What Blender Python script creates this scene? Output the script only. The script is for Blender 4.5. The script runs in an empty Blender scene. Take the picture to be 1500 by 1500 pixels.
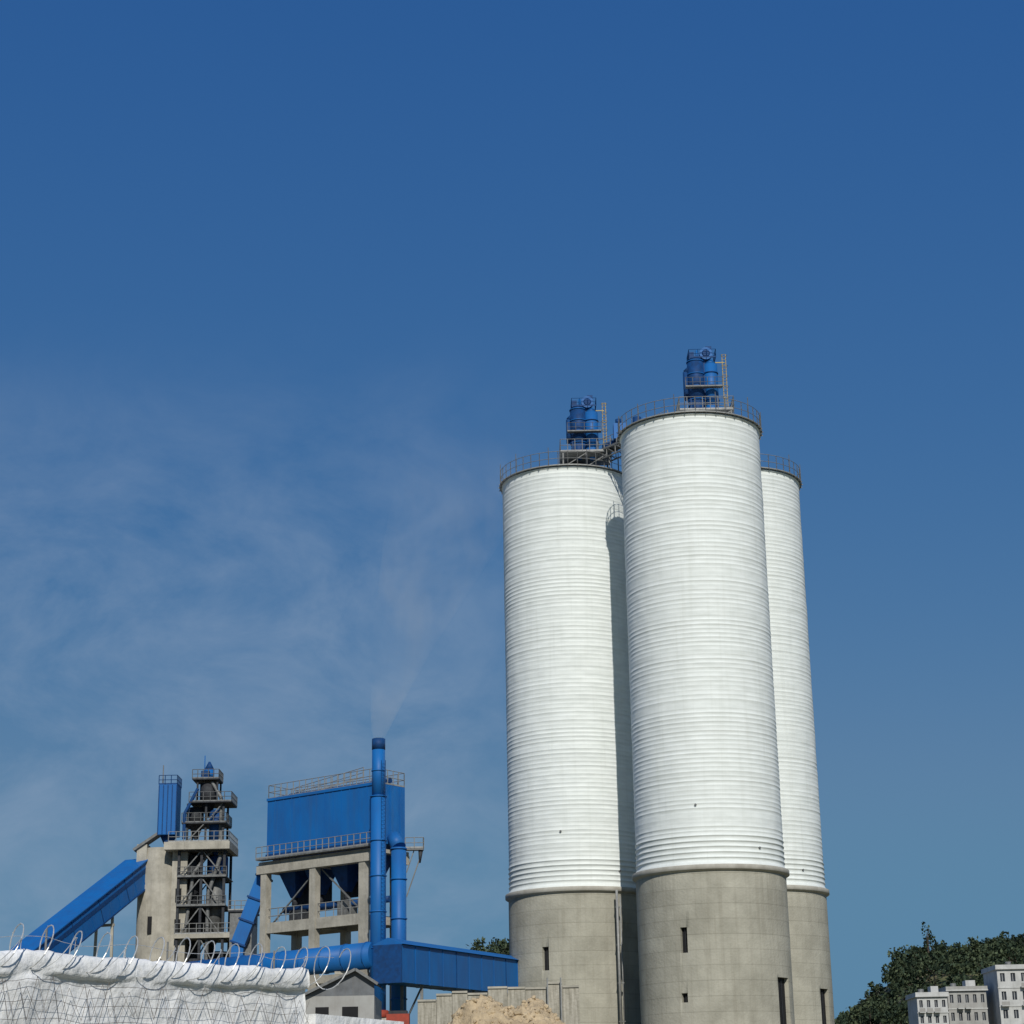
import bpy, math, random
from mathutils import Vector, Matrix, noise
R=random.Random(7)
sc=bpy.context.scene
col=sc.collection
# ------------------------------------------------------------------ materials
def mat(name,c,c2=None,rough=.6,scale=1.0,stretch=(1,1,1),bump=.0,bscale=8,metal=0,streak=0,streak_c=(.2,.17,.13),lo=.35,hi=.65,lines=0,lv=.12,ll=.22,spec=.35):
    m=bpy.data.materials.new(name);m.use_nodes=True
    nt=m.node_tree;N=nt.nodes;L=nt.links
    b=N['Principled BSDF'];b.inputs['Roughness'].default_value=rough;b.inputs['Metallic'].default_value=metal
    b.inputs['Specular IOR Level'].default_value=spec
    tc=N.new('ShaderNodeTexCoord')
    mp=N.new('ShaderNodeMapping');mp.inputs['Scale'].default_value=stretch
    L.new(tc.outputs['Object'],mp.inputs[0])
    n=N.new('ShaderNodeTexNoise');n.inputs['Scale'].default_value=scale;n.inputs['Detail'].default_value=7;n.inputs['Roughness'].default_value=.62
    L.new(mp.outputs[0],n.inputs[0])
    r=N.new('ShaderNodeMapRange');r.inputs[1].default_value=lo;r.inputs[2].default_value=hi
    L.new(n.outputs[0],r.inputs[0])
    mx=N.new('ShaderNodeMix');mx.data_type='RGBA'
    mx.inputs[6].default_value=(*c,1);mx.inputs[7].default_value=(*(c2 or tuple(x*.75 for x in c)),1)
    L.new(r.outputs[0],mx.inputs[0])
    out=mx.outputs[2]
    if streak:
        mp2=N.new('ShaderNodeMapping');mp2.inputs['Scale'].default_value=(1.6,1.6,.06)
        L.new(tc.outputs['Object'],mp2.inputs[0])
        n2=N.new('ShaderNodeTexNoise');n2.inputs['Scale'].default_value=1.0;n2.inputs['Detail'].default_value=8;n2.inputs['Roughness'].default_value=.7
        L.new(mp2.outputs[0],n2.inputs[0])
        r2=N.new('ShaderNodeMapRange');r2.inputs[1].default_value=.5;r2.inputs[2].default_value=.8;r2.inputs[4].default_value=streak
        L.new(n2.outputs[0],r2.inputs[0])
        m2=N.new('ShaderNodeMix');m2.data_type='RGBA';m2.inputs[7].default_value=(*streak_c,1)
        L.new(r2.outputs[0],m2.inputs[0]);L.new(out,m2.inputs[6]);out=m2.outputs[2]
    if lines:
        sp=N.new('ShaderNodeSeparateXYZ');L.new(tc.outputs['Object'],sp.inputs[0])
        dv=N.new('ShaderNodeMath');dv.operation='DIVIDE';dv.inputs[1].default_value=lines;L.new(sp.outputs[2],dv.inputs[0])
        fl=N.new('ShaderNodeMath');fl.operation='FLOOR';L.new(dv.outputs[0],fl.inputs[0])
        wn=N.new('ShaderNodeTexWhiteNoise');wn.noise_dimensions='1D';L.new(fl.outputs[0],wn.inputs['W'])
        fr=N.new('ShaderNodeMath');fr.operation='FRACT';L.new(dv.outputs[0],fr.inputs[0])
        lt=N.new('ShaderNodeMath');lt.operation='LESS_THAN';lt.inputs[1].default_value=.06;L.new(fr.outputs[0],lt.inputs[0])
        ma=N.new('ShaderNodeMath');ma.operation='MULTIPLY_ADD';ma.inputs[1].default_value=lv;L.new(wn.outputs[0],ma.inputs[0])
        mb=N.new('ShaderNodeMath');mb.operation='MULTIPLY';mb.inputs[1].default_value=ll;L.new(lt.outputs[0],mb.inputs[0]);L.new(mb.outputs[0],ma.inputs[2])
        m3=N.new('ShaderNodeMix');m3.data_type='RGBA';m3.blend_type='MULTIPLY';m3.inputs[7].default_value=(0.3,.29,.27,1)
        L.new(ma.outputs[0],m3.inputs[0]);L.new(out,m3.inputs[6]);out=m3.outputs[2]
    L.new(out,b.inputs['Base Color'])
    if bump:
        n3=N.new('ShaderNodeTexNoise');n3.inputs['Scale'].default_value=bscale;n3.inputs['Detail'].default_value=6
        L.new(tc.outputs['Object'],n3.inputs[0])
        bp=N.new('ShaderNodeBump');bp.inputs['Strength'].default_value=bump;bp.inputs['Distance'].default_value=.1
        L.new(n3.outputs[0],bp.inputs['Height']);L.new(bp.outputs[0],b.inputs['Normal'])
    return m
M={}
M['white']=mat('silo_white_paint',(.81,.84,.80),(.71,.74,.70),.6,.45,(1,1,5),bump=.12,bscale=1.2,streak=.30,streak_c=(.50,.52,.46),lines=.94,lv=.05,ll=.0,spec=.2)
M['conc']=mat('cast_concrete',(.46,.44,.36),(.33,.315,.255),.92,.3,bump=.4,bscale=4,streak=.6,streak_c=(.23,.21,.16),lines=1.5,spec=.15)
M['conc2']=mat('frame_concrete',(.46,.43,.36),(.31,.29,.24),.92,.6,bump=.3,bscale=4,streak=.6,streak_c=(.16,.145,.12),spec=.15)
M['ring']=mat('ring_beam',(.46,.44,.38),(.34,.32,.27),.9,.8,spec=.15)
M['blue']=mat('blue_paint',(.008,.130,.40),(.014,.105,.32),.5,.6,(1,1,.4),streak=.4,streak_c=(.05,.11,.20),spec=.25)
M['dblue']=mat('dark_blue_paint',(.008,.06,.20),(.01,.04,.12),.6,2,spec=.2)
M['steel']=mat('grey_steel',(.20,.205,.20),(.12,.12,.115),.6,3,metal=.2)
M['dark']=mat('dark_steel',(.05,.055,.06),(.03,.03,.035),.7,3,spec=.2)
M['galv']=mat('galvanised_rail',(.34,.34,.32),(.24,.24,.23),.55,3,metal=.2)
M['yellow']=mat('yellow_paint',(.50,.38,.14),(.36,.28,.11),.6,3)
M['red']=mat('red_paint',(.36,.055,.03),(.25,.05,.03),.7,2)
M['wall']=mat('whitewashed_wall',(.84,.84,.83),(.68,.68,.66),.9,1.1,bump=.55,bscale=5,streak=.25,streak_c=(.5,.49,.45),spec=.1)
M['wire']=mat('razor_wire',(.62,.62,.60),(.42,.42,.40),.4,8,metal=.3)
M['dwire']=mat('rusty_wire',(.16,.14,.12),(.10,.08,.07),.7,8)
M['black']=mat('dark_opening',(.015,.015,.017),(.01,.01,.01),.9)
M['glass']=mat('window_glass',(.05,.055,.065),(.03,.03,.035),.15)
M['roofg']=mat('grey_roof_sheet',(.16,.17,.18),(.10,.105,.11),.7,1,streak=.4)
M['plaster']=mat('house_plaster',(.55,.55,.53),(.42,.42,.40),.95,.5,streak=.5,streak_c=(.25,.24,.22),spec=.1)
M['plaster2']=mat('house_plaster_grey',(.38,.38,.36),(.30,.29,.27),.95,.5,streak=.5,streak_c=(.2,.19,.17),spec=.1)
M['sand']=mat('sandy_rubble',(.56,.44,.28),(.36,.28,.18),.95,1.6,bump=1.0,bscale=7,spec=.1)
M['soil']=mat('soil',(.27,.22,.15),(.10,.12,.05),.95,.06,bump=.6,bscale=2,spec=.1)
M['bark']=mat('bark',(.09,.07,.05),(.05,.04,.03),.9,4)
M['leaf']=mat('hazed_foliage',(.055,.078,.044),(.09,.112,.06),.85,.35,lo=.4,hi=.6,spec=.08)  # distance haze put into the colour: leaf green lightened and greyed
M['leaf2']=mat('hazed_foliage_dark',(.035,.055,.036),(.055,.078,.046),.85,.4,lo=.4,hi=.6,spec=.08)  # darker leaf tone, distance haze likewise mixed into its base colour
M['planks']=mat('rough_wall',(.44,.41,.34),(.26,.24,.19),.9,1.2,(5,5,.5),bump=.6,bscale=5,streak=.5,spec=.15)
# ------------------------------------------------------------------ builder
class B:
    def __init__(s): s.v=[];s.f=[];s.m=[];s.sm=[];s.mats=[]
    def mi(s,m):
        if m not in s.mats: s.mats.append(m)
        return s.mats.index(m)
    def quad(s,pts,m,smooth=False):
        i=len(s.v);s.v+= [tuple(p) for p in pts];s.f.append(tuple(range(i,i+len(pts))));s.m.append(s.mi(m));s.sm.append(smooth)
    def obox(s,c,ax,ay,az,m):
        c=Vector(c);i=len(s.v)
        for a,b_,d in ((-1,-1,-1),(1,-1,-1),(1,1,-1),(-1,1,-1),(-1,-1,1),(1,-1,1),(1,1,1),(-1,1,1)):
            s.v.append(tuple(c+ax*a+ay*b_+az*d))
        for q in ((0,3,2,1),(4,5,6,7),(0,1,5,4),(1,2,6,5),(2,3,7,6),(3,0,4,7)):
            s.f.append(tuple(i+k for k in q));s.m.append(s.mi(m));s.sm.append(False)
    def box(s,x0,x1,y0,y1,z0,z1,m):
        s.obox(((x0+x1)/2,(y0+y1)/2,(z0+z1)/2),Vector(((x1-x0)/2,0,0)),Vector((0,(y1-y0)/2,0)),Vector((0,0,(z1-z0)/2)),m)
    def beam(s,p0,p1,w,h,m):
        p0=Vector(p0);p1=Vector(p1);d=p1-p0
        if d.length<1e-6:return
        u=d.normalized();up=Vector((0,0,1)) if abs(u.z)<.95 else Vector((0,1,0))
        a=u.cross(up).normalized();b_=a.cross(u)
        s.obox((p0+p1)/2,a*w/2,d/2,b_*h/2,m)
    def cyl(s,p0,p1,r0,r1,m,n=12,caps=True):
        p0=Vector(p0);p1=Vector(p1);u=(p1-p0).normalized();up=Vector((0,0,1)) if abs(u.z)<.95 else Vector((0,1,0))
        a=u.cross(up).normalized();b_=a.cross(u);i=len(s.v)
        for p,r in((p0,r0),(p1,r1)):
            for k in range(n):
                t=2*math.pi*k/n;s.v.append(tuple(p+a*math.cos(t)*r+b_*math.sin(t)*r))
        for k in range(n):
            s.f.append((i+k,i+(k+1)%n,i+n+(k+1)%n,i+n+k));s.m.append(s.mi(m));s.sm.append(n>5)
        if caps:
            s.f.append(tuple(i+k for k in range(n))[::-1]);s.m.append(s.mi(m));s.sm.append(False)
            s.f.append(tuple(i+n+k for k in range(n)));s.m.append(s.mi(m));s.sm.append(False)
    def tube(s,pts,r,m,n=5):
        for a,b_ in zip(pts[:-1],pts[1:]): s.cyl(a,b_,r,r,m,n,False)
    def revolve(s,cx,cy,prof,m,n=96):
        i=len(s.v)
        for (r,z) in prof:
            for k in range(n):
                t=2*math.pi*k/n;s.v.append((cx+r*math.sin(t),cy-r*math.cos(t),z))
        for j in range(len(prof)-1):
            for k in range(n):
                a=i+j*n+k;b_=i+j*n+(k+1)%n
                s.f.append((a,b_,b_+n,a+n));s.m.append(s.mi(m));s.sm.append(True)
    def rail(s,pts,h,m,sp=1.2,r=.045,closed=False):
        pts=[Vector(p) for p in pts]
        if closed: pts.append(pts[0])
        for a,b_ in zip(pts[:-1],pts[1:]):
            n=max(1,round((b_-a).length/sp))
            for k in range(n+1):
                p=a.lerp(b_,k/n);s.cyl(p,p+Vector((0,0,h)),r,r,m,4,False)
            for q in (.5,1): s.cyl(a+Vector((0,0,h*q)),b_+Vector((0,0,h*q)),r*.8,r*.8,m,4,False)
            s.beam(a+Vector((0,0,.08)),b_+Vector((0,0,.08)),.03,.15,m)
    def build(s,name,parent=None):
        me=bpy.data.meshes.new(name);me.from_pydata(s.v,[],s.f)
        for k in s.mats: me.materials.append(M[k])
        me.polygons.foreach_set('material_index',s.m);me.polygons.foreach_set('use_smooth',s.sm);me.update()
        o=bpy.data.objects.new(name,me);col.objects.link(o)
        if parent:o.parent=parent
        return o
def empty(name):
    e=bpy.data.objects.new(name,None);col.objects.link(e);return e
# ------------------------------------------------------------------ terrain
def sst(a,b,x):
    t=max(0,min(1,(x-a)/(b-a)));return t*t*(3-2*t)
def interp(tab,x):
    if x<=tab[0][0]:return tab[0][1]
    for (a,b),(c,d) in zip(tab[:-1],tab[1:]):
        if x<=c: return b+(d-b)*(x-a)/(c-a)
    return tab[-1][1]
def ridge(x): return interp([(60,12),(86,18),(93,24),(103,28),(109,36),(115,42),(124,44),(133,43),(142,46),(147,47),(151,44),(158,36),(220,30)],x)
def H(x,y):
    h=interp([(0,0),(36,0),(100,4.6),(190,10),(4000,10)],y)
    if y<-0:h=0
    t=sst(45,75,x)*sst(300,390,y)*(1-sst(800,1100,y));h+=(16-h)*t
    w=sst(420,600,y)*(1-sst(625,900,y));h=h+(max(h,ridge(x))-h)*w
    h+=22.5*math.exp(-((x+5)/13)**2-((y-430)/40)**2)
    return h
def grid(name,xs,ys,fn,m,amp=.15):
    v=[(x,y,fn(x,y)+noise.noise(Vector((x*.15,y*.15,0)))*amp) for y in ys for x in xs];n=len(xs)
    f=[(j*n+i,j*n+i+1,(j+1)*n+i+1,(j+1)*n+i) for j in range(len(ys)-1) for i in range(n-1)]
    me=bpy.data.meshes.new(name);me.from_pydata(v,[],f);me.materials.append(M[m])
    for p in me.polygons:p.use_smooth=True
    o=bpy.data.objects.new(name,me);col.objects.link(o);return o
xs=[-4000,-1500,-600,-300,-200]+list(range(-150,260,4))+[300,450,800,1500,4000]
ys=[-1500,-300,-60,-20]+list(range(0,320,5))+list(range(320,700,10))+[720,760,800,860,950,1100,1400,2000,4000]
grid('ground',xs,ys,H,'soil')
# ------------------------------------------------------------------ silos
ZR=26.35;ZT=74.7;RS=7.68;RC=7.8
def silo(cx,cy,openings,seed):
    e=empty('cement_silo');rr=random.Random(seed)
    gz=9.5
    b=B()
    aset={2*math.pi*k/96-math.pi for k in range(97)};zset={gz+ (ZR-gz)*k/8 for k in range(9)}
    ops=[]
    for (dx0,dx1,z0,z1) in openings:
        a0=math.asin(dx0/RC);a1=math.asin(max(-.999,min(.999,dx1/RC)));ops.append((a0,a1,z0,z1));aset|={a0,a1};zset|={z0,z1}
    A=sorted(aset);A2=[A[0]]
    keep={o[0] for o in ops}|{o[1] for o in ops}
    for a in A[1:]:
        if a-A2[-1]<.004:
            if a in keep:A2[-1]=a
            continue
        A2.append(a)
    A=A2;Z=sorted(zset)
    def P(a,r,z):return (cx+r*math.sin(a),cy-r*math.cos(a),z)
    for a0,a1 in zip(A[:-1],A[1:]):
        for z0,z1 in zip(Z[:-1],Z[1:]):
            am=(a0+a1)/2;zm=(z0+z1)/2
            if any(o[0]<am<o[1] and o[2]<zm<o[3] for o in ops):continue
            b.quad([P(a0,RC,z0),P(a1,RC,z0),P(a1,RC,z1),P(a0,RC,z1)],'conc',True)
    b.revolve(cx,cy,[(RC-.45,ZR-.1),(RC-.45,gz)],'black',64)
    for (a0,a1,z0,z1) in ops:
        ri=RC-.44
        b.quad([P(a0,RC,z0),P(a0,ri,z0),P(a0,ri,z1),P(a0,RC,z1)],'conc')
        b.quad([P(a1,RC,z0),P(a1,RC,z1),P(a1,ri,z1),P(a1,ri,z0)],'conc')
        b.quad([P(a0,RC,z1),P(a0,ri,z1),P(a1,ri,z1),P(a1,RC,z1)],'conc')
        b.quad([P(a0,RC,z0),P(a1,RC,z0),P(a1,ri,z0),P(a0,ri,z0)],'conc')
        am=(a0+a1)/2
        b.cyl(P(am,ri+.1,z0),P(am,ri+.1,z1),.03,.03,'dark',4)
    ob=b.build('concrete_skirt',e)
    import bmesh
    bm=bmesh.new();bm.from_mesh(ob.data);bmesh.ops.remove_doubles(bm,verts=bm.verts,dist=.0005);bm.to_mesh(ob.data);bm.free()
    b=B();b.revolve(cx,cy,[(RC+.01,ZR-.6),(RC+.30,ZR-.45),(RC+.36,ZR-.4),(RC+.36,ZR+.02),(RC+.34,ZR+.04),(RS-.1,ZR+.10)],'ring');
    b.build('ring_beam',e)
    prof=[(RS+.1,ZR+.06),(RS+.1,ZR+.3)]
    z=ZR+.3
    while z<ZT-.5:
        low=z<ZR+3.0
        step=.55 if low else .47+rr.uniform(-.02,.02)
        j=rr.uniform(-.010,.010);k=.085 if low else .020+rr.uniform(-.010,.012)
        prof+=[(RS+j,z+.02),(RS+j,z+step-.14),(RS+k,z+step-.09),(RS+k,z+step-.04)]
        z+=step
    prof+=[(RS,z+.02),(RS,ZT-.15),(RS+.12,ZT-.13),(RS+.12,ZT),(RS-.05,ZT+.02),(1.4,ZT+2.3),(0,ZT+2.4)]
    b=B();b.revolve(cx,cy,prof,'white',128)
    nv=[]
    for (x,y,zz) in b.v:
        a=math.atan2(x-cx,-(y-cy));r_=math.hypot(x-cx,y-cy)
        if r_>5:
            dr=.035*noise.noise(Vector((math.cos(a)*5+seed*9,math.sin(a)*5,zz*.35)))+.014*noise.noise(Vector((math.cos(a)*22,math.sin(a)*22+seed,zz*1.6)))
            x+= math.sin(a)*dr;y-=math.cos(a)*dr
        nv.append((x,y,zz))
    b.v=nv
    b.build('spiral_steel_shell',e)
    b=B();n=44
    pts=[(cx+(RS+.25)*math.sin(2*math.pi*k/n),cy-(RS+.25)*math.cos(2*math.pi*k/n),ZT+.1) for k in range(n)]
    b.rail(pts,1.75,'galv',1.1,.045,True)
    for k in range(n):
        a=2*math.pi*k/n
        b.beam((cx+(RS-.4)*math.sin(a),cy-(RS-.4)*math.cos(a),ZT+.05),(cx+(RS+.5)*math.sin(a),cy-(RS+.5)*math.cos(a),ZT+.05),.08,.1,'steel')
        if k%4==2:
            b.cyl((cx+(RS+.3)*math.sin(a),cy-(RS+.3)*math.cos(a),ZT),(cx+(RS+.3)*math.sin(a),cy-(RS+.3)*math.cos(a),ZT+rr.uniform(2.1,2.7)),.05,.04,'steel',4)
    for k in range(n):
        a=2*math.pi*(k+.5)/n;t=Vector((math.cos(a),math.sin(a),0))
        c=Vector((cx+(RS+.02)*math.sin(a),cy-(RS+.02)*math.cos(a),ZT+.12));nn=Vector((math.sin(a),-math.cos(a),0))
        b.obox(c,t*.56,nn*.36,Vector((0,0,.03)),'galv')
    b.build('roof_railing',e)
    b=B()
    for (a,z) in ((-.25,ZR+6.1),(.62,ZR+1.8)):
        p=Vector(P(a,RS,z));nn=Vector((math.sin(a),-math.cos(a),0));b.cyl(p,p+nn*.14,.12,.12,'steel',10)
    b.build('shell_fittings',e)
    return e
def filter_unit(e,x,y,z,w,h,seed):
    """bag filter with hopper, fan, ducts and caged ladder on a platform"""
    b=B();pw=3.0;rr=random.Random(seed)
    for dx in(-pw,0,pw):
        for dy in(-pw*.8,pw*.8): b.beam((x+dx*.9,y+dy,ZT+.1),(x+dx*.9,y+dy,z),.16,.16,'steel')
    b.box(x-pw,x+pw,y-pw*.85,y+pw*.85,z-.1,z,'steel')
    b.rail([(x-pw,y-pw*.85,z),(x+pw,y-pw*.85,z),(x+pw,y+pw*.85,z),(x-pw,y+pw*.85,z)],1.5,'galv',.9,.045,True)
    for dx in (-pw*.9,0): b.beam((x+dx,y-pw*.8,ZT+.2),(x+dx+pw*.9,y-pw*.8,z-.2),.1,.1,'steel')
    b.build('service_platform',e)
    b=B()
    x0=x-w/2;x1=x+w/2;d=1.25;zb=z+h*.20;zt=z+h*.80
    # rounded casing made of two drums and a flat plenum between them
    b.cyl((x0+.85,y-.35,zb),(x0+.85,y-.35,zt),.95,.95,'dblue',20)
    b.cyl((x1-.80,y-.30,zb-.5),(x1-.80,y-.30,zt-.5),.80,.80,'blue',20)
    b.box(x0+.3,x1-.9,y-.7,y+d,zb,zt-.2,'dblue')
    for k in range(4):
        zz=zb+.15+(zt-zb-.3)*k/3
        b.cyl((x0+.85,y-.35,zz-.05),(x0+.85,y-.35,zz+.05),1.03,1.03,'blue',20)
    for zz in (zb+.1,zt-1.6): b.cyl((x1-.8,y-.3,zz),(x1-.8,y-.3,zz+.1),.88,.88,'dblue',20)
    b.cyl((x0+.85,y-.35,zt),(x0+.85,y-.35,zt+.45),.95,.45,'dblue',20)
    b.cyl((x1-.8,y-.3,zt-.5),(x1-.8,y-.3,zt+.1),.80,.3,'blue',20)
    b.cyl((x0-.3,y-.3,zb+.3),(x0-.3,y-.3,zt-1.3),.30,.30,'dblue',12)
    b.cyl((x0-.3,y-.3,zt-1.3),(x0+.4,y-.3,zt-.6),.30,.30,'dblue',12)
    for xx in(x0+.1,x1-.3):
        for yy in(y-d+.1,y+d-.1): b.beam((xx,yy,z),(xx,yy,zb+.2),.16,.16,'dblue')
    b.cyl((x0+.85,y-.35,zb),(x0+.85,y-.35,z-.3),.95,.3,'dblue',14)
    b.cyl((x1-.8,y-.3,zb-.5),(x1-.8,y-.3,z-.3),.8,.3,'blue',14)
    fx=x+.12*w
    b.cyl((fx,y-.9,zt+.75),(fx,y-.2,zt+.75),.72,.72,'blue',20);b.cyl((fx,y-1.0,zt+.75),(fx,y-.9,zt+.75),.36,.46,'dblue',14)
    b.box(fx+.0,fx+.65,y-.85,y-.25,zt+.8,zt+1.6,'dblue');b.cyl((fx,y-.2,zt+.6),(fx,y+.8,zt+.6),.3,.3,'dblue',10)
    b.box(x0+.1,x0+.75,y-.2,y+.6,zt+.2,zt+1.2,'dblue');b.cyl((x0+1.1,y-.2,zt+.2),(x0+1.1,y-.2,zt+1.35),.14,.14,'blue',8)
    b.rail([(x0+.1,y-d,zt+.1),(x1-.2,y-d,zt+.1),(x1-.2,y+d,zt+.1),(x0+.1,y+d,zt+.1)],1.0,'dblue',.9,.035,True)
    zm=z+h*.36
    b.box(x0-.5,x1+.3,y-1.9,y-1.2,zm,zm+.06,'steel');b.rail([(x0-.5,y-1.9,zm),(x1+.3,y-1.9,zm)],1.1,'steel',.9,.035)
    b.build('bag_filter',e)
    b=B();xl=x1+.75
    for s in(-.2,.2): b.cyl((xl+s,y-.6,z),(xl+s,y-.6,zt+.7),.045,.045,'yellow',5)
    zz=z+.3
    while zz<zt+.6: b.cyl((xl-.2,y-.6,zz),(xl+.2,y-.6,zz),.03,.03,'yellow',4);zz+=.35
    for k in range(5):
        zc=z+2+k*(zt-z-1.6)/4
        b.tube([(xl+.35*math.sin(t),y-.6-.7*(.5-.5*math.cos(t)) ,zc) for t in [math.pi*2*i/10 for i in range(11)]],.025,'yellow',4)
    b.beam((xl,y-.6,zt-.3),(x1-.3,y-.6,zt-.3),.1,.1,'yellow')
    b.build('access_ladder',e)
s1=silo(20.0,205.0,[(-3.95,-3.3,17.8,20.3),(-4.1,-3.5,13.0,13.9),(5.7,7.0,9.6,15.4)],1)
s2=silo(6.6,222.0,[(-4.2,-3.5,17.6,20.1)],2)
s3=silo(27.0,224.0,[(5.7,6.8,9.6,15.4)],3)
filter_unit(s1,21.7,204,76.7,3.3,8.2,5)
filter_unit(s2,8.8,217.5,76.8,3.2,7.5,6)
b=B();b.box(26,28,222,225,ZT+2,ZT+2.8,'blue');b.cyl((27,223,ZT+1),(27,223,ZT+2.4),.5,.5,'dblue');b.build('roof_hatch',s3)
b=B()
b.cyl((10.6,213.9,9.8),(10.6,213.9,25.9),.14,.14,'galv',8);b.cyl((10.95,213.9,9.8),(10.95,213.9,25.2),.07,.07,'galv',6)
for z in (12,16,20,24): b.box(10.4,11.1,213.85,214.3,z,z+.12,'steel')
b.build('downpipe',s2)
b=B()
p0=Vector((10.8,216.2,77.0));p1=Vector((18.3,206.2,77.0));d=(p1-p0).normalized();sd=Vector((d.y,-d.x,0)).normalized()
for s in(-.7,.7):
    a=p0+sd*s;c=p1+sd*s
    b.beam(a,c,.14,.22,'steel');b.beam(a+Vector((0,0,-1.1)),c+Vector((0,0,-1.1)),.12,.14,'steel')
    n=8
    for k in range(n):
        q0=a.lerp(c,k/n);q1=a.lerp(c,(k+1)/n)
        b.beam(q0,q1+Vector((0,0,-1.1)),.09,.09,'steel');b.beam(q0,q0+Vector((0,0,-1.1)),.09,.09,'steel')
    b.rail([a,c],1.3,'galv',1.1,.05)
b.beam(p0+Vector((0,0,.13)),p1+Vector((0,0,.13)),1.4,.06,'steel')
b.beam(p0+Vector((0,0,.6))-sd*.2,p1+Vector((0,0,.6))-sd*.2,.55,.6,'dblue')
b.box(12.0,13.5,213,214.5,77.6,79.5,'blue');b.cyl((12.6,213.5,79.5),(12.6,213.5,80.1),.35,.35,'dblue')
b.cyl((14.6,210.8,77.7),(14.6,210.8,79.3),.5,.5,'dblue');b.box(15.2,16.4,209,209.8,77.6,78.7,'blue')
b.build('silo_footbridge')
# ------------------------------------------------------------------ baghouse
O=Vector((-27.1,211,0));U=Vector((.79,-.613,0)).normalized();V=Vector((.613,.79,0)).normalized()
def L(u,v,z): return O+U*u+V*v+Vector((0,0,z))
def lbox(b,u0,u1,v0,v1,z0,z1,m): b.obox(L((u0+u1)/2,(v0+v1)/2,(z0+z1)/2),U*(u1-u0)/2,V*(v1-v0)/2,Vector((0,0,(z1-z0)/2)),m)
e=empty('baghouse_filter_building')
b=B();LW=15.7;D=4.6
lbox(b,0,LW,0,D,29.8,36.0,'blue')
for k in range(14):
    u=k*LW/13;lbox(b,max(0,u-.05),min(LW,u+.05),-.05,-.003,29.9,35.9,'blue')
lbox(b,-.1,LW+.1,-.12,-.052,35.75,36.05,'blue');lbox(b,-.1,LW+.1,-.12,-.052,29.75,30.0,'dblue')
for v in (.8,2.3,3.8): lbox(b,LW+.003,LW+.09,v-.06,v+.06,29.9,35.9,'blue')
b.build('filter_casing',e)
b=B()
lbox(b,-.5,LW+.7,-1.2,-.15,29.3,29.45,'steel')
b.rail([L(-.5,-1.15,29.45),L(LW+.7,-1.15,29.45)],1.25,'galv',.9,.05)
b.rail([L(0,.1,36),L(LW,.1,36),L(LW,D-.1,36),L(0,D-.1,36)],1.5,'galv',.9,.05,True)
b.rail([L(2,2.2,36.2),L(12,2.2,37.2)],1.1,'galv',.9,.05)
for k in range(9): lbox(b,.8+k*1.7,2.0+k*1.7,.8,2.0,36.01,36.35,'dblue')
b.cyl(L(.5,2.9,36.6),L(LW-.5,2.9,36.6),.28,.28,'dblue',8)
b.build('walkways_and_railings',e)
b=B()
nh=4
for k in range(nh):
    u0=.3+k*(LW-.6)/nh;u1=.3+(k+1)*(LW-.6)/nh-.15;uc=(u0+u1)/2
    T=[L(u0,.3,29.78),L(u1,.3,29.78),L(u1,D-.3,29.78),L(u0,D-.3,29.78)]
    Bm=[L(uc-.35,D/2-.35,25.4),L(uc+.35,D/2-.35,25.4),L(uc+.35,D/2+.35,25.4),L(uc-.35,D/2+.35,25.4)]
    for i in range(4): b.quad([Bm[i],Bm[(i+1)%4],T[(i+1)%4],T[i]],'dblue')
    b.cyl(L(uc,D/2,25.5),L(uc,D/2,24.4),.3,.3,'dark',8)
b.cyl(L(.5,D/2,24.2),L(LW,D/2,24.2),.35,.35,'dblue',8)
lbox(b,.6,6,D-.9,D-.7,24,27.8,'dark');lbox(b,8,12,D-.9,D-.7,25,27.8,'dark')
b.build('dust_hoppers',e)
b=B()
cu=[.1,7.3,14.3]
for u in cu:
    for v in(-.2,D):
        lbox(b,u-.42,u+.42,v-.35,v+.45,8.5,27.9,'conc2')
for v in(-.2,D):
    lbox(b,-.9,LW+.2,v-.45,v+.5,27.9,28.8,'conc2')
    for a,c in zip(cu[:-1],cu[1:]):
        lbox(b,a+.42,c-.42,v-.2,v+.3,21.6,22.7,'conc2')
        lbox(b,a+.42,c-.42,v-.15,v+.25,16.0,16.8,'conc2')
for u in cu:
    for z in(21.7,16.0): lbox(b,u-.25,u+.25,.26,D-.36,z,z+.8,'conc2')
    lbox(b,u-.3,u+.3,.31,D-.46,28.0,28.7,'conc2')
lbox(b,.5,14,.32,D-.4,22.4,22.66,'conc2')
for z in (23.4,24.2): b.cyl(L(.5,-.1,z),L(14,-.1,z),.05,.05,'galv',4)
for k in range(12): b.cyl(L(.8+k*1.15,-.1,22.7),L(.8+k*1.15,-.1,24.2),.05,.05,'galv',4)
b.beam(L(.6,0.5,22.7),L(6.9,.5,27.8),.14,.14,'steel');b.beam(L(7.7,.5,27.8),L(13.8,.5,22.7),.14,.14,'steel')
lbox(b,2,4,1.5,3,22.7,24.0,'dark');lbox(b,9,10.5,1.5,3,22.7,24.4,'steel')
lbox(b,-.9,LW+.2,-.35,D+.4,28.81,29.2,'conc2')
b.build('concrete_frame',e)
b=B()
q=L(LW+.1,D,0)
b.box(q.x,q.x+1.9,q.y-.8,q.y,29.3,29.5,'steel');b.rail([(q.x,q.y-.8,29.5),(q.x+1.9,q.y-.8,29.5),(q.x+1.9,q.y,29.5)],1.1,'galv',.8,.05)
b.beam((q.x+1.8,q.y-.4,29.3),(q.x+.1,q.y-.4,24.5),.12,.12,'steel');b.beam((q.x+.9,q.y-.4,29.3),(q.x+.1,q.y-.4,27),.1,.1,'steel')
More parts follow.
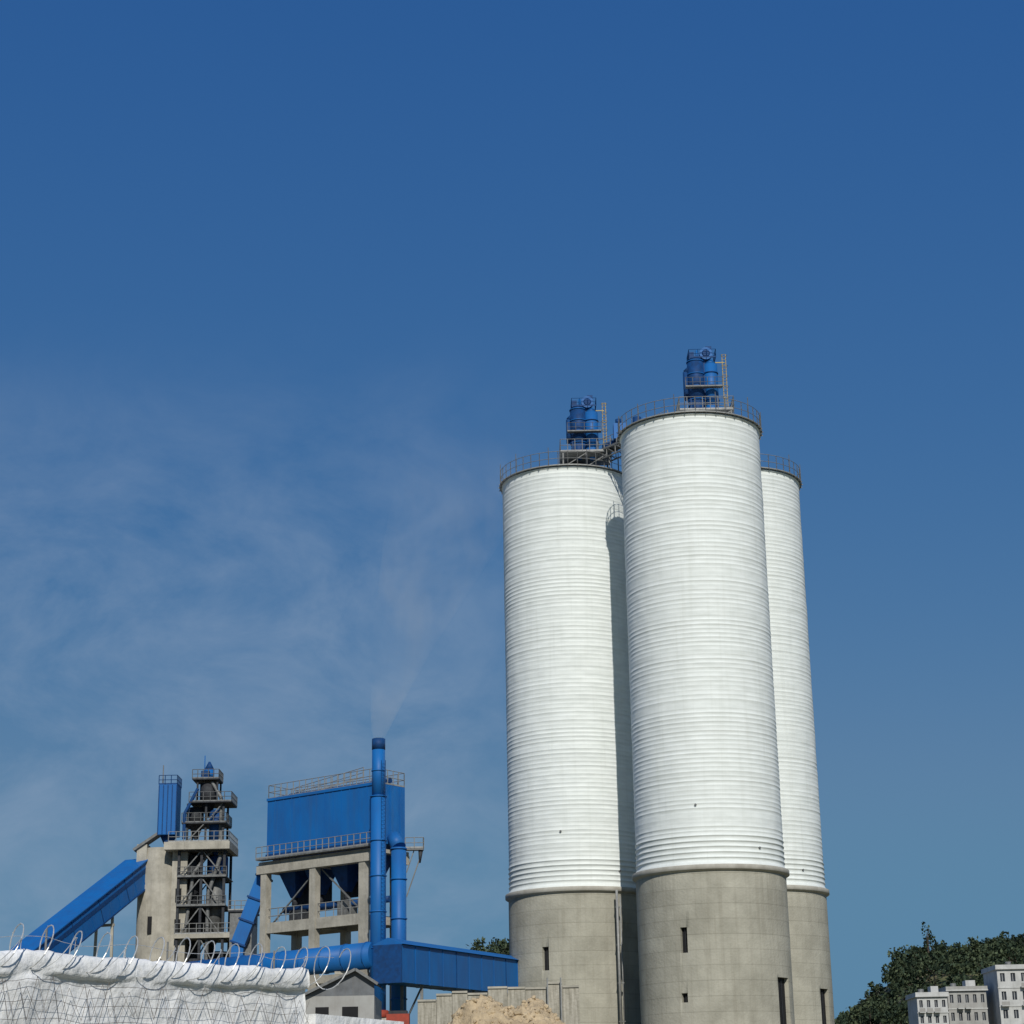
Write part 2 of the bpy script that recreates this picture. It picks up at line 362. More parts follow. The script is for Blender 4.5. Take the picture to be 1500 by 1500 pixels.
b.cyl((q.x+1.6,q.y-.4,29.3),(q.x+1.5,q.y-.4,28),.25,.1,'dark',8)
b.build('side_platform',e)
b=B()
b.beam((-27.6,213,27.8),(-30.2,213,20.8),1.5,1.5,'blue')
b.beam((-30.2,213,20.8),(-31,213,10),1.3,1.3,'blue')
for t in (0,.33,.66,1):
    p=Vector((-27.6,213,27.8)).lerp(Vector((-30.2,213,20.8)),t);dd=Vector((-2.6,0,-7)).normalized()*.1
    b.beam(p-dd,p+dd,1.8,1.8,'dblue')
b.build('inclined_chute')
# ------------------------------------------------------------------ chimney & second stack
e=empty('blue_chimney');b=B();cx,cy=-13.95,195
b.cyl((cx,cy,12.6),(cx,cy,33.5),.80,.76,'blue',24);b.cyl((cx,cy,33.5),(cx,cy,38.2),.66,.66,'blue',24)
b.cyl((cx,cy,38.2),(cx,cy,39.3),.68,.68,'dblue',24);b.cyl((cx,cy,39.28),(cx,cy,39.34),.6,.6,'black',20)
for z in (15,18.5,22,25.5,29,33.4,36): b.cyl((cx,cy,z),(cx,cy,z+.12),.86 if z<33.5 else .72,.86 if z<33.5 else .72,'blue',24)
b.build('shaft',e)
b=B()
for s in(-.2,.2): b.cyl((cx+.55+s,cy-.75,14),(cx+.55+s,cy-.75,37),.03,.03,'dblue',4)
for k in range(60): b.cyl((cx+.35,cy-.75,14.2+k*.38),(cx+.75,cy-.75,14.2+k*.38),.02,.02,'dblue',4)
b.build('ladder',e)
b=B();b.cyl((cx,cy,9.6),(cx,cy,11.9),1.5,1.3,'conc2',8);b.cyl((cx,cy,11.9),(cx,cy,12.6),1.35,1.0,'red',20)
b.box(cx+.9,cx+3.1,cy-1.1,cy+.5,9.8,12.2,'red');b.box(cx+1.1,cx+2.9,cy-1,cy+.4,12.2,12.5,'dark')
b.build('base',e)
b=B();x2,y2=-12.35,202.2
b.cyl((x2,y2,9.8),(x2,y2,29.3),.78,.78,'blue',20)
for z in(14,18,22,26,29.1): b.cyl((x2,y2,z),(x2,y2,z+.12),.88,.88,'blue',20)
b.cyl((x2,y2,29.3),(x2-.6,y2+.8,30.6),.78,.7,'blue',16)
b.cyl((x2,y2,19),(cx,cy,17.6),.8,.8,'blue',16)
b.build('dust_duct_riser')
b=B();p0=Vector((cx-.3,cy,17.9));p1=Vector((-34,205,17.1));dd=(p1-p0)
b.cyl(p0,p1,1.3,1.3,'blue',28)
for k in range(9):
    p=p0+dd*((k+.3)/9);u=dd.normalized()*.06;b.cyl(p-u,p+u,1.37,1.37,'blue',28)
    if k%3==1:
        b.beam((p.x,p.y,9.5),(p.x,p.y,p.z-1.3),.4,.4,'conc2');b.beam((p.x-1.2,p.y,p.z-1.45),(p.x+1.2,p.y,p.z-1.45),.4,.3,'conc2')
b.cyl(p1,p1+Vector((-1,1.5,-4)),1.3,1.2,'blue',24)
b.build('flue_duct')
e=empty('blue_conveyor_gallery');b=B()
a=Vector((-12.9,193.5,16.9));c=Vector((4.5,233,17.3));n=14
b.beam(a,c,3.0,3.6,'blue')
dd=(c-a).normalized();sd=Vector((dd.y,-dd.x,0)).normalized()
for k in range(n+1):
    p=a.lerp(c,k/n);b.beam(p-dd*.06,p+dd*.06,3.1,3.66,'dblue' if k%4==0 else 'blue')
b.build('cladding',e)
b=B();zz=Vector((0,0,1.8))
for s in (-1,1):
    b.quad([a+zz+sd*1.75*s+Vector((0,0,.03)),c+zz+sd*1.75*s+Vector((0,0,.03)),c+zz+Vector((0,0,.7)),a+zz+Vector((0,0,.7))],'blue')
b.quad([a+zz+sd*1.75+Vector((0,0,.03)),a+zz+Vector((0,0,.7)),a+zz-sd*1.75+Vector((0,0,.03))],'blue')
b.build('roof',e)
b=B()
for t in(.12,.4,.7):
    p=a.lerp(c,t)
    for s in(-1.1,1.1): b.beam((p.x+sd.x*s,p.y+sd.y*s,9.5),(p.x+sd.x*s,p.y+sd.y*s,p.z-1.8),.3,.3,'steel')
    b.beam(p+sd*1.1+Vector((0,0,-2)),p-sd*1.1+Vector((0,0,-6)),.15,.15,'steel')
b.build('trestles',e)
# ------------------------------------------------------------------ incline conveyor
e=empty('inclined_conveyor_gallery');b=B()
a=Vector((-58.5,201.5,11.6));c=Vector((-45.4,235.5,31.6));b.beam(a,c,3.0,2.9,'blue')
dd=(c-a).normalized();sd=Vector((dd.y,-dd.x,0)).normalized();up=sd.cross(dd)
for k in range(22):
    p=a.lerp(c,k/21);b.beam(p-dd*.05,p+dd*.05,3.08,2.98,'dblue' if k%3==0 else 'blue')
b.beam(a+up*.5+sd*1.52,c+up*.5+sd*1.52,.04,.5,'dblue')
b.beam(a-up*1.5,c-up*1.5,3.2,.16,'dblue');b.beam(a+up*1.52,c+up*1.52,3.4,.12,'blue')
b.build('cladding',e)
b=B()
for t in(.3,.55,.8):
    p=a.lerp(c,t)
    for s in(-1.3,1.3): b.beam((p.x+sd.x*s,p.y+sd.y*s,9.5),(p.x+sd.x*s*.8,p.y+sd.y*s*.8,p.z-1.7),.3,.3,'conc2')
    b.beam((p.x+sd.x*1.3,p.y+sd.y*1.3,p.z-3),(p.x-sd.x*1.3,p.y-sd.y*1.3,p.z-3),.3,.3,'conc2')
b.build('trestles',e)
# ------------------------------------------------------------------ process tower
e=empty('process_tower');b=B()
b.revolve(-43.0,236,[(2.7,9.5),(2.7,31.5),(2.3,34.2)],'conc2',40)
b.quad([(-43+2.3*math.sin(t),236-2.3*math.cos(t),34.2) for t in [2*math.pi*k/24 for k in range(24)]],'conc2')
b.box(-41.2,-39.4,233.2,237,9.5,33.6,'conc2')
for z in(24,27.6,17): 
    b.box(-40.7,-40.0,233.1,233.25,z,z+1.6,'black')
b.box(-45.6,-44.4,233.8,236,29,34.6,'conc2');b.beam((-46,234.5,33.9),(-42,234.5,36.6),2,.3,'steel')
b.box(-43.9,-43.4,233.2,233.5,24,26,'black');b.box(-42.6,-42.1,233.1,233.4,19,21,'black')
b.build('concrete_silo',e)
b=B()
b.box(-42.0,-34.2,231.6,239,33.6,34.5,'conc2')
b.rail([(-41.5,231.7,34.5),(-34.3,231.7,34.5),(-34.3,238.9,34.5)],1.2,'galv',.9,.05)
b.box(-40.6,-33.6,232.2,239,23.3,23.8,'conc2');b.rail([(-40.5,232.3,23.8),(-33.7,232.3,23.8)],1.2,'galv',.9,.05)
b.build('platform_slabs',e)
b=B()
b.box(-43.1,-40.9,233,236,35.6,41.6,'blue')
for k in range(5): b.box(-43.1+k*.53,-43.0+k*.53,232.9,232.997,35.7,41.5,'dblue')
b.rail([(-43.1,233,41.6),(-40.9,233,41.6),(-40.9,236,41.6)],1.1,'dblue',.7,.05)
b.cyl((-42,234.5,35.6),(-42,234.5,34.3),1,.4,'dblue');b.cyl((-42.9,234.5,41),(-42.9,234.5,44.2),.09,.06,'steel',6)
b.build('roof_bag_filter',e)
b=B();xsx=[-40.3,-37.6,-34.9];ysy=[232.6,237.8]
lv=[9.5,14,18.5,23.4,27,30.4,33.6]
for x in xsx:
    for y in ysy: b.beam((x,y,9.5),(x,y,33.6),.3,.3,'dark')
for z0,z1 in zip(lv[:-1],lv[1:]):
    for y in ysy:
        b.beam((xsx[0],y,z1),(xsx[2],y,z1),.22,.3,'dark')
        b.beam((xsx[0],y,z0),(xsx[1],y,z1),.13,.13,'steel');b.beam((xsx[2],y,z0),(xsx[1],y,z1),.13,.13,'steel')
    for x in xsx:b.beam((x,ysy[0],z1),(x,ysy[1],z1),.22,.3,'dark')
    if z1 in(27,30.4):
        b.box(-40.4,-34.6,232.2,238,z1,z1+.1,'steel');b.rail([(-40.4,232.25,z1+.1),(-34.6,232.25,z1+.1)],1.1,'steel',.8,.05)
for x in(-39.6,-37.4,-35.3):
    for y in(233.5,237): b.beam((x,y,34.5),(x,y,39.3),.24,.24,'dark')
b.box(-40.2,-34.9,232.8,237.6,36.8,36.95,'dark');b.rail([(-40.2,232.9,36.95),(-34.9,232.9,36.95),(-34.9,237.6,36.95)],1.15,'steel',.8,.05)
b.box(-39.4,-34.3,232.8,237.6,39.3,39.45,'dark');b.rail([(-39.4,232.9,39.45),(-34.3,232.9,39.45),(-34.3,237.6,39.45)],1.15,'steel',.8,.05)
for x in(-38.6,-36.2):
    for y in(234,236.6): b.beam((x,y,39.3),(x,y,42.2),.2,.2,'dark')
b.box(-39.2,-36.0,233.5,237,42.2,42.35,'dark');b.rail([(-39.2,233.6,42.35),(-36.0,233.6,42.35),(-36.0,237,42.35)],1.1,'steel',.7,.05)
b.beam((-39.6,233,34.6),(-37.5,233,36.8),.12,.12,'steel')
b.beam((-37.4,233.4,36.9),(-35.4,233.4,39.3),.12,.12,'steel')
for z0,z1,s in((9.5,14,1),(14,18.5,-1),(18.5,23.4,1)):
    xa,xb=(-34.2,-31.6) if s>0 else(-31.6,-34.2)
    b.beam((xa,231.5,z0),(xb,231.5,z1),.9,.25,'steel');b.beam((xa,231,z0+1),(xb,231,z1+1),.06,.06,'galv')
b.build('steel_frame',e)
b=B()
for (x,y,z0,z1,r,m_) in((-39,235,28,33.2,1.1,'dark'),(-36.2,234.6,24.5,31,1.0,'steel'),(-38.2,233.6,15,21,.9,'dark'),(-36,235,30.6,33,1.2,'dblue'),
    (-38.8,235,37,39,.9,'dark'),(-36.3,234.6,35,38.6,.85,'dblue'),(-37.4,235,39.6,41.9,.95,'dark'),(-38.6,236.5,24,27,1.3,'dark'),(-35.9,236.3,16,22,1.2,'dark')):
    b.cyl((x,y,z0),(x,y,z1),r,r,m_,16);b.cyl((x,y,z0),(x,y,z0-1.8),r,.25,m_,16,False)
b.cyl((-37.4,235,42.4),(-37.4,235,43.6),.62,.62,'blue',14);b.cyl((-37.4,235,43.6),(-37.4,235,44.6),.62,.12,'dblue',14)
b.cyl((-37.9,234.6,42.4),(-37.9,234.6,45.3),.08,.06,'blue',6);b.box(-38.2,-37.2,233.8,234.4,42.4,43.3,'dblue')
b.tube([(-36.9,234.2,42),(-35.7,234,40),(-35.7,234,35),(-38.6,233,31),(-39.4,233,24)],.22,'steel',8)
b.tube([(-38.4,233,41),(-39.9,233,38),(-39.9,233,35)],.2,'dblue',8)
b.tube([(-35.4,233,33),(-36.8,233,28.5),(-36.8,233,20)],.25,'steel',8)
b.box(-39.8,-38.4,236,237.5,9.5,33.5,'dark');b.box(-37.5,-36.6,236.6,237.6,18,33.5,'dark')
b.build('cyclones_and_pipes',e)
b=B()
b.box(-34.0,-31.4,232,237,18,26.2,'steel');b.box(-33.6,-32.6,231.9,231.99,20,22,'black');b.box(-34.2,-31.2,231.8,237.2,26.2,26.4,'dark')
b.rail([(-34.2,231.9,26.4),(-31.2,231.9,26.4)],1.1,'galv',.7,.05)
b.box(-33.8,-31.6,232.2,236.8,9.5,18,'conc2')
b.build('stair_enclosure',e)
# ------------------------------------------------------------------ grey shed
e=empty('grey_shed');b=B()
X0,X1,Y0,Y1=-16.2,-11.0,150,158
b.box(X0,X1,Y0,Y1,6.5,11.2,'plaster2');b.build('walls',e)
b=B();xr=-12.4
b.quad([(X0-.3,Y0-.4,11.2),(xr,Y0-.4,13.1),(xr,Y1,13.1),(X0-.3,Y1,11.2)],'roofg')
b.quad([(xr,Y0-.4,13.1),(X1+.3,Y0-.4,12.0),(X1+.3,Y1,12.0),(xr,Y1,13.1)],'roofg')
b.quad([(X0,Y0-.003,11.2),(X1,Y0-.003,11.2),(X1,Y0-.003,12.1),(xr,Y0-.003,13.08)],'roofg')
b.beam((X0-.3,Y0-.45,11.2),(xr,Y0-.45,13.1),.1,.2,'steel');b.beam((xr,Y0-.45,13.1),(X1+.3,Y0-.45,12),.1,.2,'steel')
b.build('roof',e)
b=B();b.box(-15.4,-14.4,Y0-.05,Y0-.01,8.6,10.4,'black');b.box(-13.4,-12.2,Y0-.05,Y0-.01,8,10.4,'black');b.build('openings',e)
# ------------------------------------------------------------------ rough retaining wall + rubble heap
b=B();x=-6.2
while x<3.1:
    w=R.uniform(.9,1.6);zt=interp([(-6.3,9.0),(-4,9.35),(0,9.5),(3.2,9.75)],x)+R.uniform(-.2,.2)
    yy=120+R.uniform(-.06,.06)
    b.box(x,x+w-.02,yy,yy+.6,4.5,zt,'planks');b.box(x-.01,x+w-.03,yy-.08,yy+.66,zt,zt+.12,'conc2');x+=w
for xx in (1.6,2.4): b.cyl((xx,119.5,5),(xx,119.5,10.1),.05,.05,'galv',5)
b.build('retaining_wall')
def hz(x,y,cx,cy,rx,ry,zb,h,seed):
    u=(x-cx)/rx;w=(y-cy)/ry;r=math.sqrt(u*u+w*w);base=max(0,1-r**1.5);p=Vector((x,y,0))
    q=Vector((x*.35+seed,y*.35,0))
    return zb+h*base*(.75+.6*noise.noise(q))+base**.5*(noise.fractal(Vector((x*1.3,y*1.3,seed)),.7,2.2,6)*.35+abs(noise.noise(p*2.7))*.25+abs(noise.noise(p*6.1))*.10)
def heap(name,cx,cy,rx,ry,zb,h,m,seed,n=150):
    v=[];f=[]
    for j in range(n+1):
        for i in range(n+1):
            x=cx+(2*i/n-1)*rx;y=cy+(2*j/n-1)*ry;v.append((x,y,hz(x,y,cx,cy,rx,ry,zb,h,seed)))
    for j in range(n):
        for i in range(n):
            a=j*(n+1)+i;f.append((a,a+1,a+n+2,a+n+1))
    me=bpy.data.meshes.new(name);me.from_pydata(v,[],f);me.materials.append(M[m]);o=bpy.data.objects.new(name,me);col.objects.link(o)
    for k,p in enumerate(me.polygons):p.use_smooth=True
    return o
HP=(-1.6,101,6.6,4.5,4.3,4.1,3.1)
o=heap('sand_rubble_heap',*HP[:6],'sand',HP[6])
b=B()
def rock(x,y,z,s):
    n0=len(b.v);pts=[]
    t=(1+5**.5)/2
    base=[(-1,t,0),(1,t,0),(-1,-t,0),(1,-t,0),(0,-1,t),(0,1,t),(0,-1,-t),(0,1,-t),(t,0,-1),(t,0,1),(-t,0,-1),(-t,0,1)]
    rot=Matrix.Rotation(R.uniform(0,6),3,'Z')@Matrix.Rotation(R.uniform(0,6),3,'X')
    sx=Vector((R.uniform(.7,1.3),R.uniform(.6,1),R.uniform(.5,.9)))
    for q in base:
        v=Vector(q).normalized()*R.uniform(.75,1.1);v=rot@Vector((v.x*sx.x,v.y*sx.y,v.z*sx.z));b.v.append((x+v.x*s,y+v.y*s,z+v.z*s))
    for f in((0,11,5),(0,5,1),(0,1,7),(0,7,10),(0,10,11),(1,5,9),(5,11,4),(11,10,2),(10,7,6),(7,1,8),(3,9,4),(3,4,2),(3,2,6),(3,6,8),(3,8,9),(4,9,5),(2,4,11),(6,2,10),(8,6,7),(9,8,1)):
        b.f.append(tuple(n0+k for k in f));b.m.append(b.mi('sand'));b.sm.append(False)
for k in range(420):
    x=HP[0]+R.gauss(0,2.4);y=101+R.gauss(-1,1.4)
    if math.hypot((x-HP[0])/HP[2],(y-101)/4.5)>.95:continue
    rock(x,y,hz(x,y,*HP),R.choice((.05,.07,.09,.12,.16,.22)))
b.build('rocks',o)
heap('sand_rubble_heap',-5.0,103,3.0,3,4.4,2.9,'sand',8.3,70)
# ------------------------------------------------------------------ whitewashed wall with razor wire
e=empty('whitewashed_perimeter_wall')
w0=Vector((-9.2,22.5,0));w1=Vector((-3.32,31,0));wd=(w1-w0).normalized();wn=Vector((wd.y,-wd.x,0));LL=(w1-w0).length
b=B();n=170;m_=40
def topz(s): return 3.98+.10*(s/LL)+.05*noise.noise(Vector((s*.9,5,0)))+.03*noise.noise(Vector((s*4,1,0)))
rows=[]
for i in range(n+1):
    s=LL*i/n;tz=topz(s);row=[]
    for j in range(m_+1):
        z=(-.3)+(tz-.34+.3)*j/m_
        row.append((0.0+.07*noise.noise(Vector((s*1.2,z*1.2,0)))+.02*noise.noise(Vector((s*5,z*5,3))),z))
    for (o_,dz) in((.035,-.32),(.06,-.27),(.05,-.12),(.02,-.04),(-.1,.0),(-.38,-.02),(-.42,-.1),(-.42,-.35),(-.3,-.4),(-.3,-4.2)):
        row.append((o_+.04*noise.noise(Vector((s*2,dz*6,7))),tz+dz+.02*noise.noise(Vector((s*6,dz,2)))))
    rows.append([tuple(w0+wd*s+wn*o_+Vector((0,0,z))) for o_,z in row])
k=len(rows[0]);b.v=[p for r_ in rows for p in r_]
for i in range(n):
    for j in range(k-1):
        b.f.append((i*k+j,(i+1)*k+j,(i+1)*k+j+1,i*k+j+1));b.m.append(b.mi('wall'));b.sm.append(True)
b.f.append(tuple((n)*k+j for j in range(k)));b.m.append(0);b.sm.append(False)
b.build('wall',e)
b=B()
c0=w1;c1=w1+Vector((1.25,1.9,0))
b.beam(c0+Vector((0,0,1.55)),c1+Vector((0,0,1.5)),.3,3.7,'wall');b.build('low_wall_section',e)
b=B()
def conc(s0,s1,rad,pitch,zc,off,seed,rw=.007):
    rr=random.Random(seed);pts=[];s=s0;t=0
    while s<s1:
        rj=rad*(1+.18*noise.noise(Vector((s*1.7,seed,0))));zz=topz(min(s,LL))+zc+.05*noise.noise(Vector((s,seed,3)))
        pts.append(w0+wd*(s+.10*math.sin(t))+wn*(off+rj*.75*math.cos(t))+Vector((0,0,zz+rj*math.sin(t))))
        t+=2*math.pi/20;s+=pitch/20
    b.tube(pts,rw,'wire',5)
    for i in range(0,len(pts)-1,3):
        p=pts[i];d_=(pts[i+1]-p).normalized();q=d_.cross(Vector((rr.random(),rr.random(),rr.random()))).normalized()
        b.beam(p-q*.016,p+q*.016,.004,.008,'wire')
conc(.2,LL+1.0,.31,.52,.02,-.05,1,.009);conc(.35,LL+.1,.22,.95,-.04,.10,4,.006)
b.tube([w0+wd*s+wn*(-.1)+Vector((0,0,topz(min(s,LL))+.16+.03*math.sin(s*3))) for s in [k*.3 for k in range(int((LL+.9)/.3)+1)]],.004,'wire',4)
s=.5
while s<LL+.9:
    p=w0+wd*s+wn*(-.12)+Vector((0,0,topz(min(s,LL))-.05));b.beam(p,p+Vector((0,0,.32)),.025,.025,'steel');s+=2.3
b.build('razor_wire_coil',e)
b=B()
for lay in range(2):
    pts=[];s=.1;i=0
    while s<LL-.05:
        z=topz(s)-(.42 if i%2 else .88)+R.uniform(-.08,.08);pts.append(w0+wd*s+wn*(.13+.02*lay)+Vector((0,0,z)));s+=R.uniform(.12,.26);i+=1
    b.tube(pts,.0035,'dwire',4)
for zc in(-.42,-.68,-.9):
    b.tube([w0+wd*s+wn*.12+Vector((0,0,topz(s)+zc+.04*noise.noise(Vector((s*2,zc,0))))) for s in [k*.2 for k in range(int(LL/.2))]],.003,'dwire',4)
b.build('wire_netting',e)
# ------------------------------------------------------------------ apartment buildings
def house(name,x0,x1,y0,y1,zt,floors,cols,m,gz=15.5):
    e=empty(name);fh=(zt-gz-.6)/floors
    b=B()
    cw=(x1-x0)/cols
    for i in range(cols):
        for j in range(floors):
            xa=x0+i*cw;za=gz+j*fh;wx0=xa+cw*.28;wx1=xa+cw*.72;wz0=za+fh*.34;wz1=za+fh*.80
            for q in((xa,wx0,za,za+fh),(wx1,xa+cw,za,za+fh),(wx0,wx1,za,wz0),(wx0,wx1,wz1,za+fh)):
                b.quad([(q[0],y0,q[2]),(q[1],y0,q[2]),(q[1],y0,q[3]),(q[0],y0,q[3])],m)
            for P4 in([(wx0,y0,wz0),(wx1,y0,wz0),(wx1,y0+.3,wz0),(wx0,y0+.3,wz0)],[(wx0,y0,wz1),(wx0,y0+.3,wz1),(wx1,y0+.3,wz1),(wx1,y0,wz1)],
                [(wx0,y0,wz0),(wx0,y0+.3,wz0),(wx0,y0+.3,wz1),(wx0,y0,wz1)],[(wx1,y0,wz0),(wx1,y0,wz1),(wx1,y0+.3,wz1),(wx1,y0+.3,wz0)]): b.quad(P4,m)
    b.quad([(x0,y0,gz),(x0,y0,zt-.6),(x0,y1,zt-.6),(x0,y1,gz)],m);b.quad([(x1,y0,gz),(x1,y1,gz),(x1,y1,zt-.6),(x1,y0,zt-.6)],m);b.quad([(x0,y1,gz),(x0,y1,zt-.6),(x1,y1,zt-.6),(x1,y1,gz)],m)
    b.build('walls',e)
    b=B();b.box(x0-.35,x1+.35,y0-.5,y1+.3,zt-.6,zt-.35,'plaster');
    for q in((x0-.3,x1+.3,y0-.4,y0-.2),(x0-.3,x1+.3,y1,y1+.2),(x0-.3,x0-.1,y0-.198,y1-.002),(x1+.1,x1+.3,y0-.198,y1-.002)): b.box(q[0],q[1],q[2],q[3],zt-.35,zt+.3,m)
    b.box(x0+(x1-x0)*.55,x0+(x1-x0)*.8,y0+2,y0+5,zt-.35,zt+1.6,'plaster');b.cyl((x0+(x1-x0)*.25,y0+3,zt-.35),(x0+(x1-x0)*.25,y0+3,zt+1.1),.6,.6,'steel',12)
    b.build('roof',e)
    b=B()
    for i in range(cols):
        for j in range(floors):
            xa=x0+i*cw;za=gz+j*fh
            b.quad([(xa+cw*.28,y0+.29,za+fh*.34),(xa+cw*.72,y0+.29,za+fh*.34),(xa+cw*.72,y0+.29,za+fh*.80),(xa+cw*.28,y0+.29,za+fh*.80)],'glass')
            b.box(xa+cw*.48,xa+cw*.52,y0+.22,y0+.28,za+fh*.34,za+fh*.80,'plaster')
    b.build('windows',e)
    b=B();rb=random.Random(int(x0*10))
    for j in range(1,floors):
        z=gz+j*fh;b.box(x0-.1,x1+.1,y0-.12,y0-.004,z-.1,z+.12,'plaster')
        for i in range(cols):
            if rb.random()<.55:continue
            xa=x0+i*cw;b.box(xa+cw*.12,xa+cw*.88,y0-1.0,y0-.125,z-.05,z+.1,'plaster');b.box(xa+cw*.12,xa+cw*.88,y0-1.0,y0-.92,z+.1,z+.85,'plaster2')
    b.build('balconies',e)
house('white_apartment_building',78.6,84.6,398,408,25.2,3,4,'plaster')
house('white_apartment_building',86.0,93.8,404,412,26.6,3,5,'plaster2')
house('white_apartment_building',95.4,108.0,400,412,30.4,4,6,'plaster')
# ------------------------------------------------------------------ trees
def crown(b,cx,cy,cz,rx,rz,nl,s,rr,ms):
    lobes=[(rr.gauss(0,.45),rr.gauss(0,.45),rr.uniform(-.7,.8),rr.uniform(.35,.6)) for _ in range(7)]
    for k in range(nl):
        lx,ly,lz,lr=lobes[k%7]
        d=Vector((rr.gauss(0,1),rr.gauss(0,1),rr.gauss(0,1))).normalized()*lr*rr.uniform(.5,1.05)
        p=Vector((cx+(lx+d.x)*rx,cy+(ly+d.y)*rx,cz+(lz*.7+d.z)*rz))
        a=Vector((rr.gauss(0,1),rr.gauss(0,1),rr.gauss(0,1))).normalized();c=a.cross(Vector((rr.random(),rr.random(),rr.random()+.1))).normalized()
        q=s*rr.uniform(.5,1.2)
        b.quad([p-a*q,p+c*q*.6,p+a*q,p-c*q*.6],ms[(k%7)%len(ms)])
def tree(b,x,y,z,h,w,rr,nl=260,s=.55,ms=('leaf','leaf2')):
    b.cyl((x,y,z-.5),(x+rr.uniform(-.3,.3),y,z+h*.6),.022*h,.010*h,'bark',6)
    for k in range(4):
        t=rr.uniform(.35,.6);a=rr.uniform(0,6.28);b.cyl((x,y,z+h*t),(x+math.cos(a)*w*.6,y+math.sin(a)*w*.6,z+h*(t+.25)),.009*h,.003*h,'bark',4)
    crown(b,x,y,z+h*.62,w,h*.38,nl,s,rr,ms)
rr=random.Random(21);b=B()
for k in range(330):
    x=rr.uniform(88,160);y=rr.uniform(470,612)
    if x<97 and y<570: continue
    h=rr.uniform(4.5,8.5);tree(b,x,y,H(x,y),h,h*rr.uniform(.38,.6),rr,200,.62)
for x in (111,115,119,122,126,131,136,140,143,146,149): tree(b,x+rr.uniform(-1,1),600,H(x,600),rr.uniform(7,10.5),3.6,rr,260,.6)
tree(b,122.6,598,H(122.6,598),15.5,1.5,rr,170,.55,('leaf2',))
b.build('hillside_woodland')
b=B()
for k in range(26):
    x=-6+rr.gauss(0,4.5);y=rr.uniform(410,440);h=rr.uniform(6.5,10);tree(b,x,y,H(x,y),h,h*.42,rr,200,.5)
b.build('distant_tree_line')
b=B()
for k in range(60):
    x=rr.uniform(74,112);y=rr.uniform(425,470);h=rr.uniform(3,6.0);tree(b,x,y,H(x,y),h,h*.55,rr,120,.6)
b.build('shrub_mass')
# ------------------------------------------------------------------ smoke from the stack (real volume)
b=B();n=20
path=[(-13.95,39.35,.55),(-13.8,40.2,.9),(-13.4,42,1.4),(-12.6,45,2.2),(-11.4,49,3.2),(-9.6,54,4.6),(-7.4,60,6.2),(-5.2,66,7.2),(-3.8,71,6.2),(-3.0,75,1.5)]
for (x,z,r) in path:
    for k in range(n):
        t=2*math.pi*k/n;b.v.append((x+r*math.cos(t),195+r*.8*math.sin(t),z))
for j in range(len(path)-1):
    for k in range(n):
        a=j*n+k;c=j*n+(k+1)%n;b.f.append((a,c,c+n,a+n));b.m.append(0);b.sm.append(True)
b.f.append(tuple(range(n))[::-1]);b.f.append(tuple(range((len(path)-1)*n,len(path)*n)));b.m+=[0,0];b.sm+=[False,False]
vm=bpy.data.materials.new('smoke');vm.use_nodes=True;nt=vm.node_tree;N=nt.nodes;N.remove(N['Principled BSDF'])
pv=N.new('ShaderNodeVolumePrincipled');pv.inputs['Color'].default_value=(.93,.92,.90,1);pv.inputs['Anisotropy'].default_value=-.2
tc=N.new('ShaderNodeTexCoord');mp=N.new('ShaderNodeMapping');mp.inputs['Rotation'].default_value=(0,math.radians(-22),0);mp.inputs['Scale'].default_value=(1,1,.45);nt.links.new(tc.outputs['Object'],mp.inputs[0])
nz=N.new('ShaderNodeTexNoise');nz.inputs['Scale'].default_value=.30;nz.inputs['Detail'].default_value=5;nz.inputs['Distortion'].default_value=.6;nt.links.new(mp.outputs[0],nz.inputs[0])
mr=N.new('ShaderNodeMapRange');mr.inputs[1].default_value=.42;mr.inputs[2].default_value=.72;mr.inputs[4].default_value=.06;nt.links.new(nz.outputs[0],mr.inputs[0])
sz=N.new('ShaderNodeSeparateXYZ');nt.links.new(tc.outputs['Object'],sz.inputs[0])
# dense, narrow at the stack mouth and thinning as it rises
fz=N.new('ShaderNodeMapRange');fz.inputs[1].default_value=46;fz.inputs[2].default_value=72;fz.inputs[3].default_value=1;fz.inputs[4].default_value=0;nt.links.new(sz.outputs[2],fz.inputs[0])
fb=N.new('ShaderNodeMapRange');fb.inputs[1].default_value=39;fb.inputs[2].default_value=45;fb.inputs[3].default_value=.11;fb.inputs[4].default_value=0;nt.links.new(sz.outputs[2],fb.inputs[0])
mu=N.new('ShaderNodeMath');mu.operation='MULTIPLY_ADD';nt.links.new(mr.outputs[0],mu.inputs[0]);nt.links.new(fz.outputs[0],mu.inputs[1]);nt.links.new(fb.outputs[0],mu.inputs[2]);nt.links.new(mu.outputs[0],pv.inputs['Density'])
nt.links.new(pv.outputs[0],N['Material Output'].inputs['Volume'])
M['smoke']=vm;b.mats=['smoke'];b.build('smoke_plume')
# ------------------------------------------------------------------ sun, sky, camera
SE=math.radians(36);ph=math.radians(6)
sv=Vector((math.sin(ph)*math.cos(SE),-math.cos(ph)*math.cos(SE),math.sin(SE)))
sd=bpy.data.lights.new('sun','SUN');sd.energy=3.5;sd.angle=math.radians(.5);sd.color=(1,.965,.90)
so=bpy.data.objects.new('sun',sd);so.rotation_euler=sv.to_track_quat('Z','Y').to_euler();so.location=(0,-50,100);col.objects.link(so)
w=bpy.data.worlds.new('World');sc.world=w;w.use_nodes=True;nt=w.node_tree;N=nt.nodes;LK=nt.links
S=.085
bg=N['Background'];bg.inputs[1].default_value=S
sky=N.new('ShaderNodeTexSky');sky.sky_type='NISHITA';sky.sun_disc=False;sky.sun_elevation=SE;sky.sun_rotation=math.pi-ph
sky.air_density=1.0;sky.dust_density=.6;sky.ozone_density=3.0;sky.altitude=300
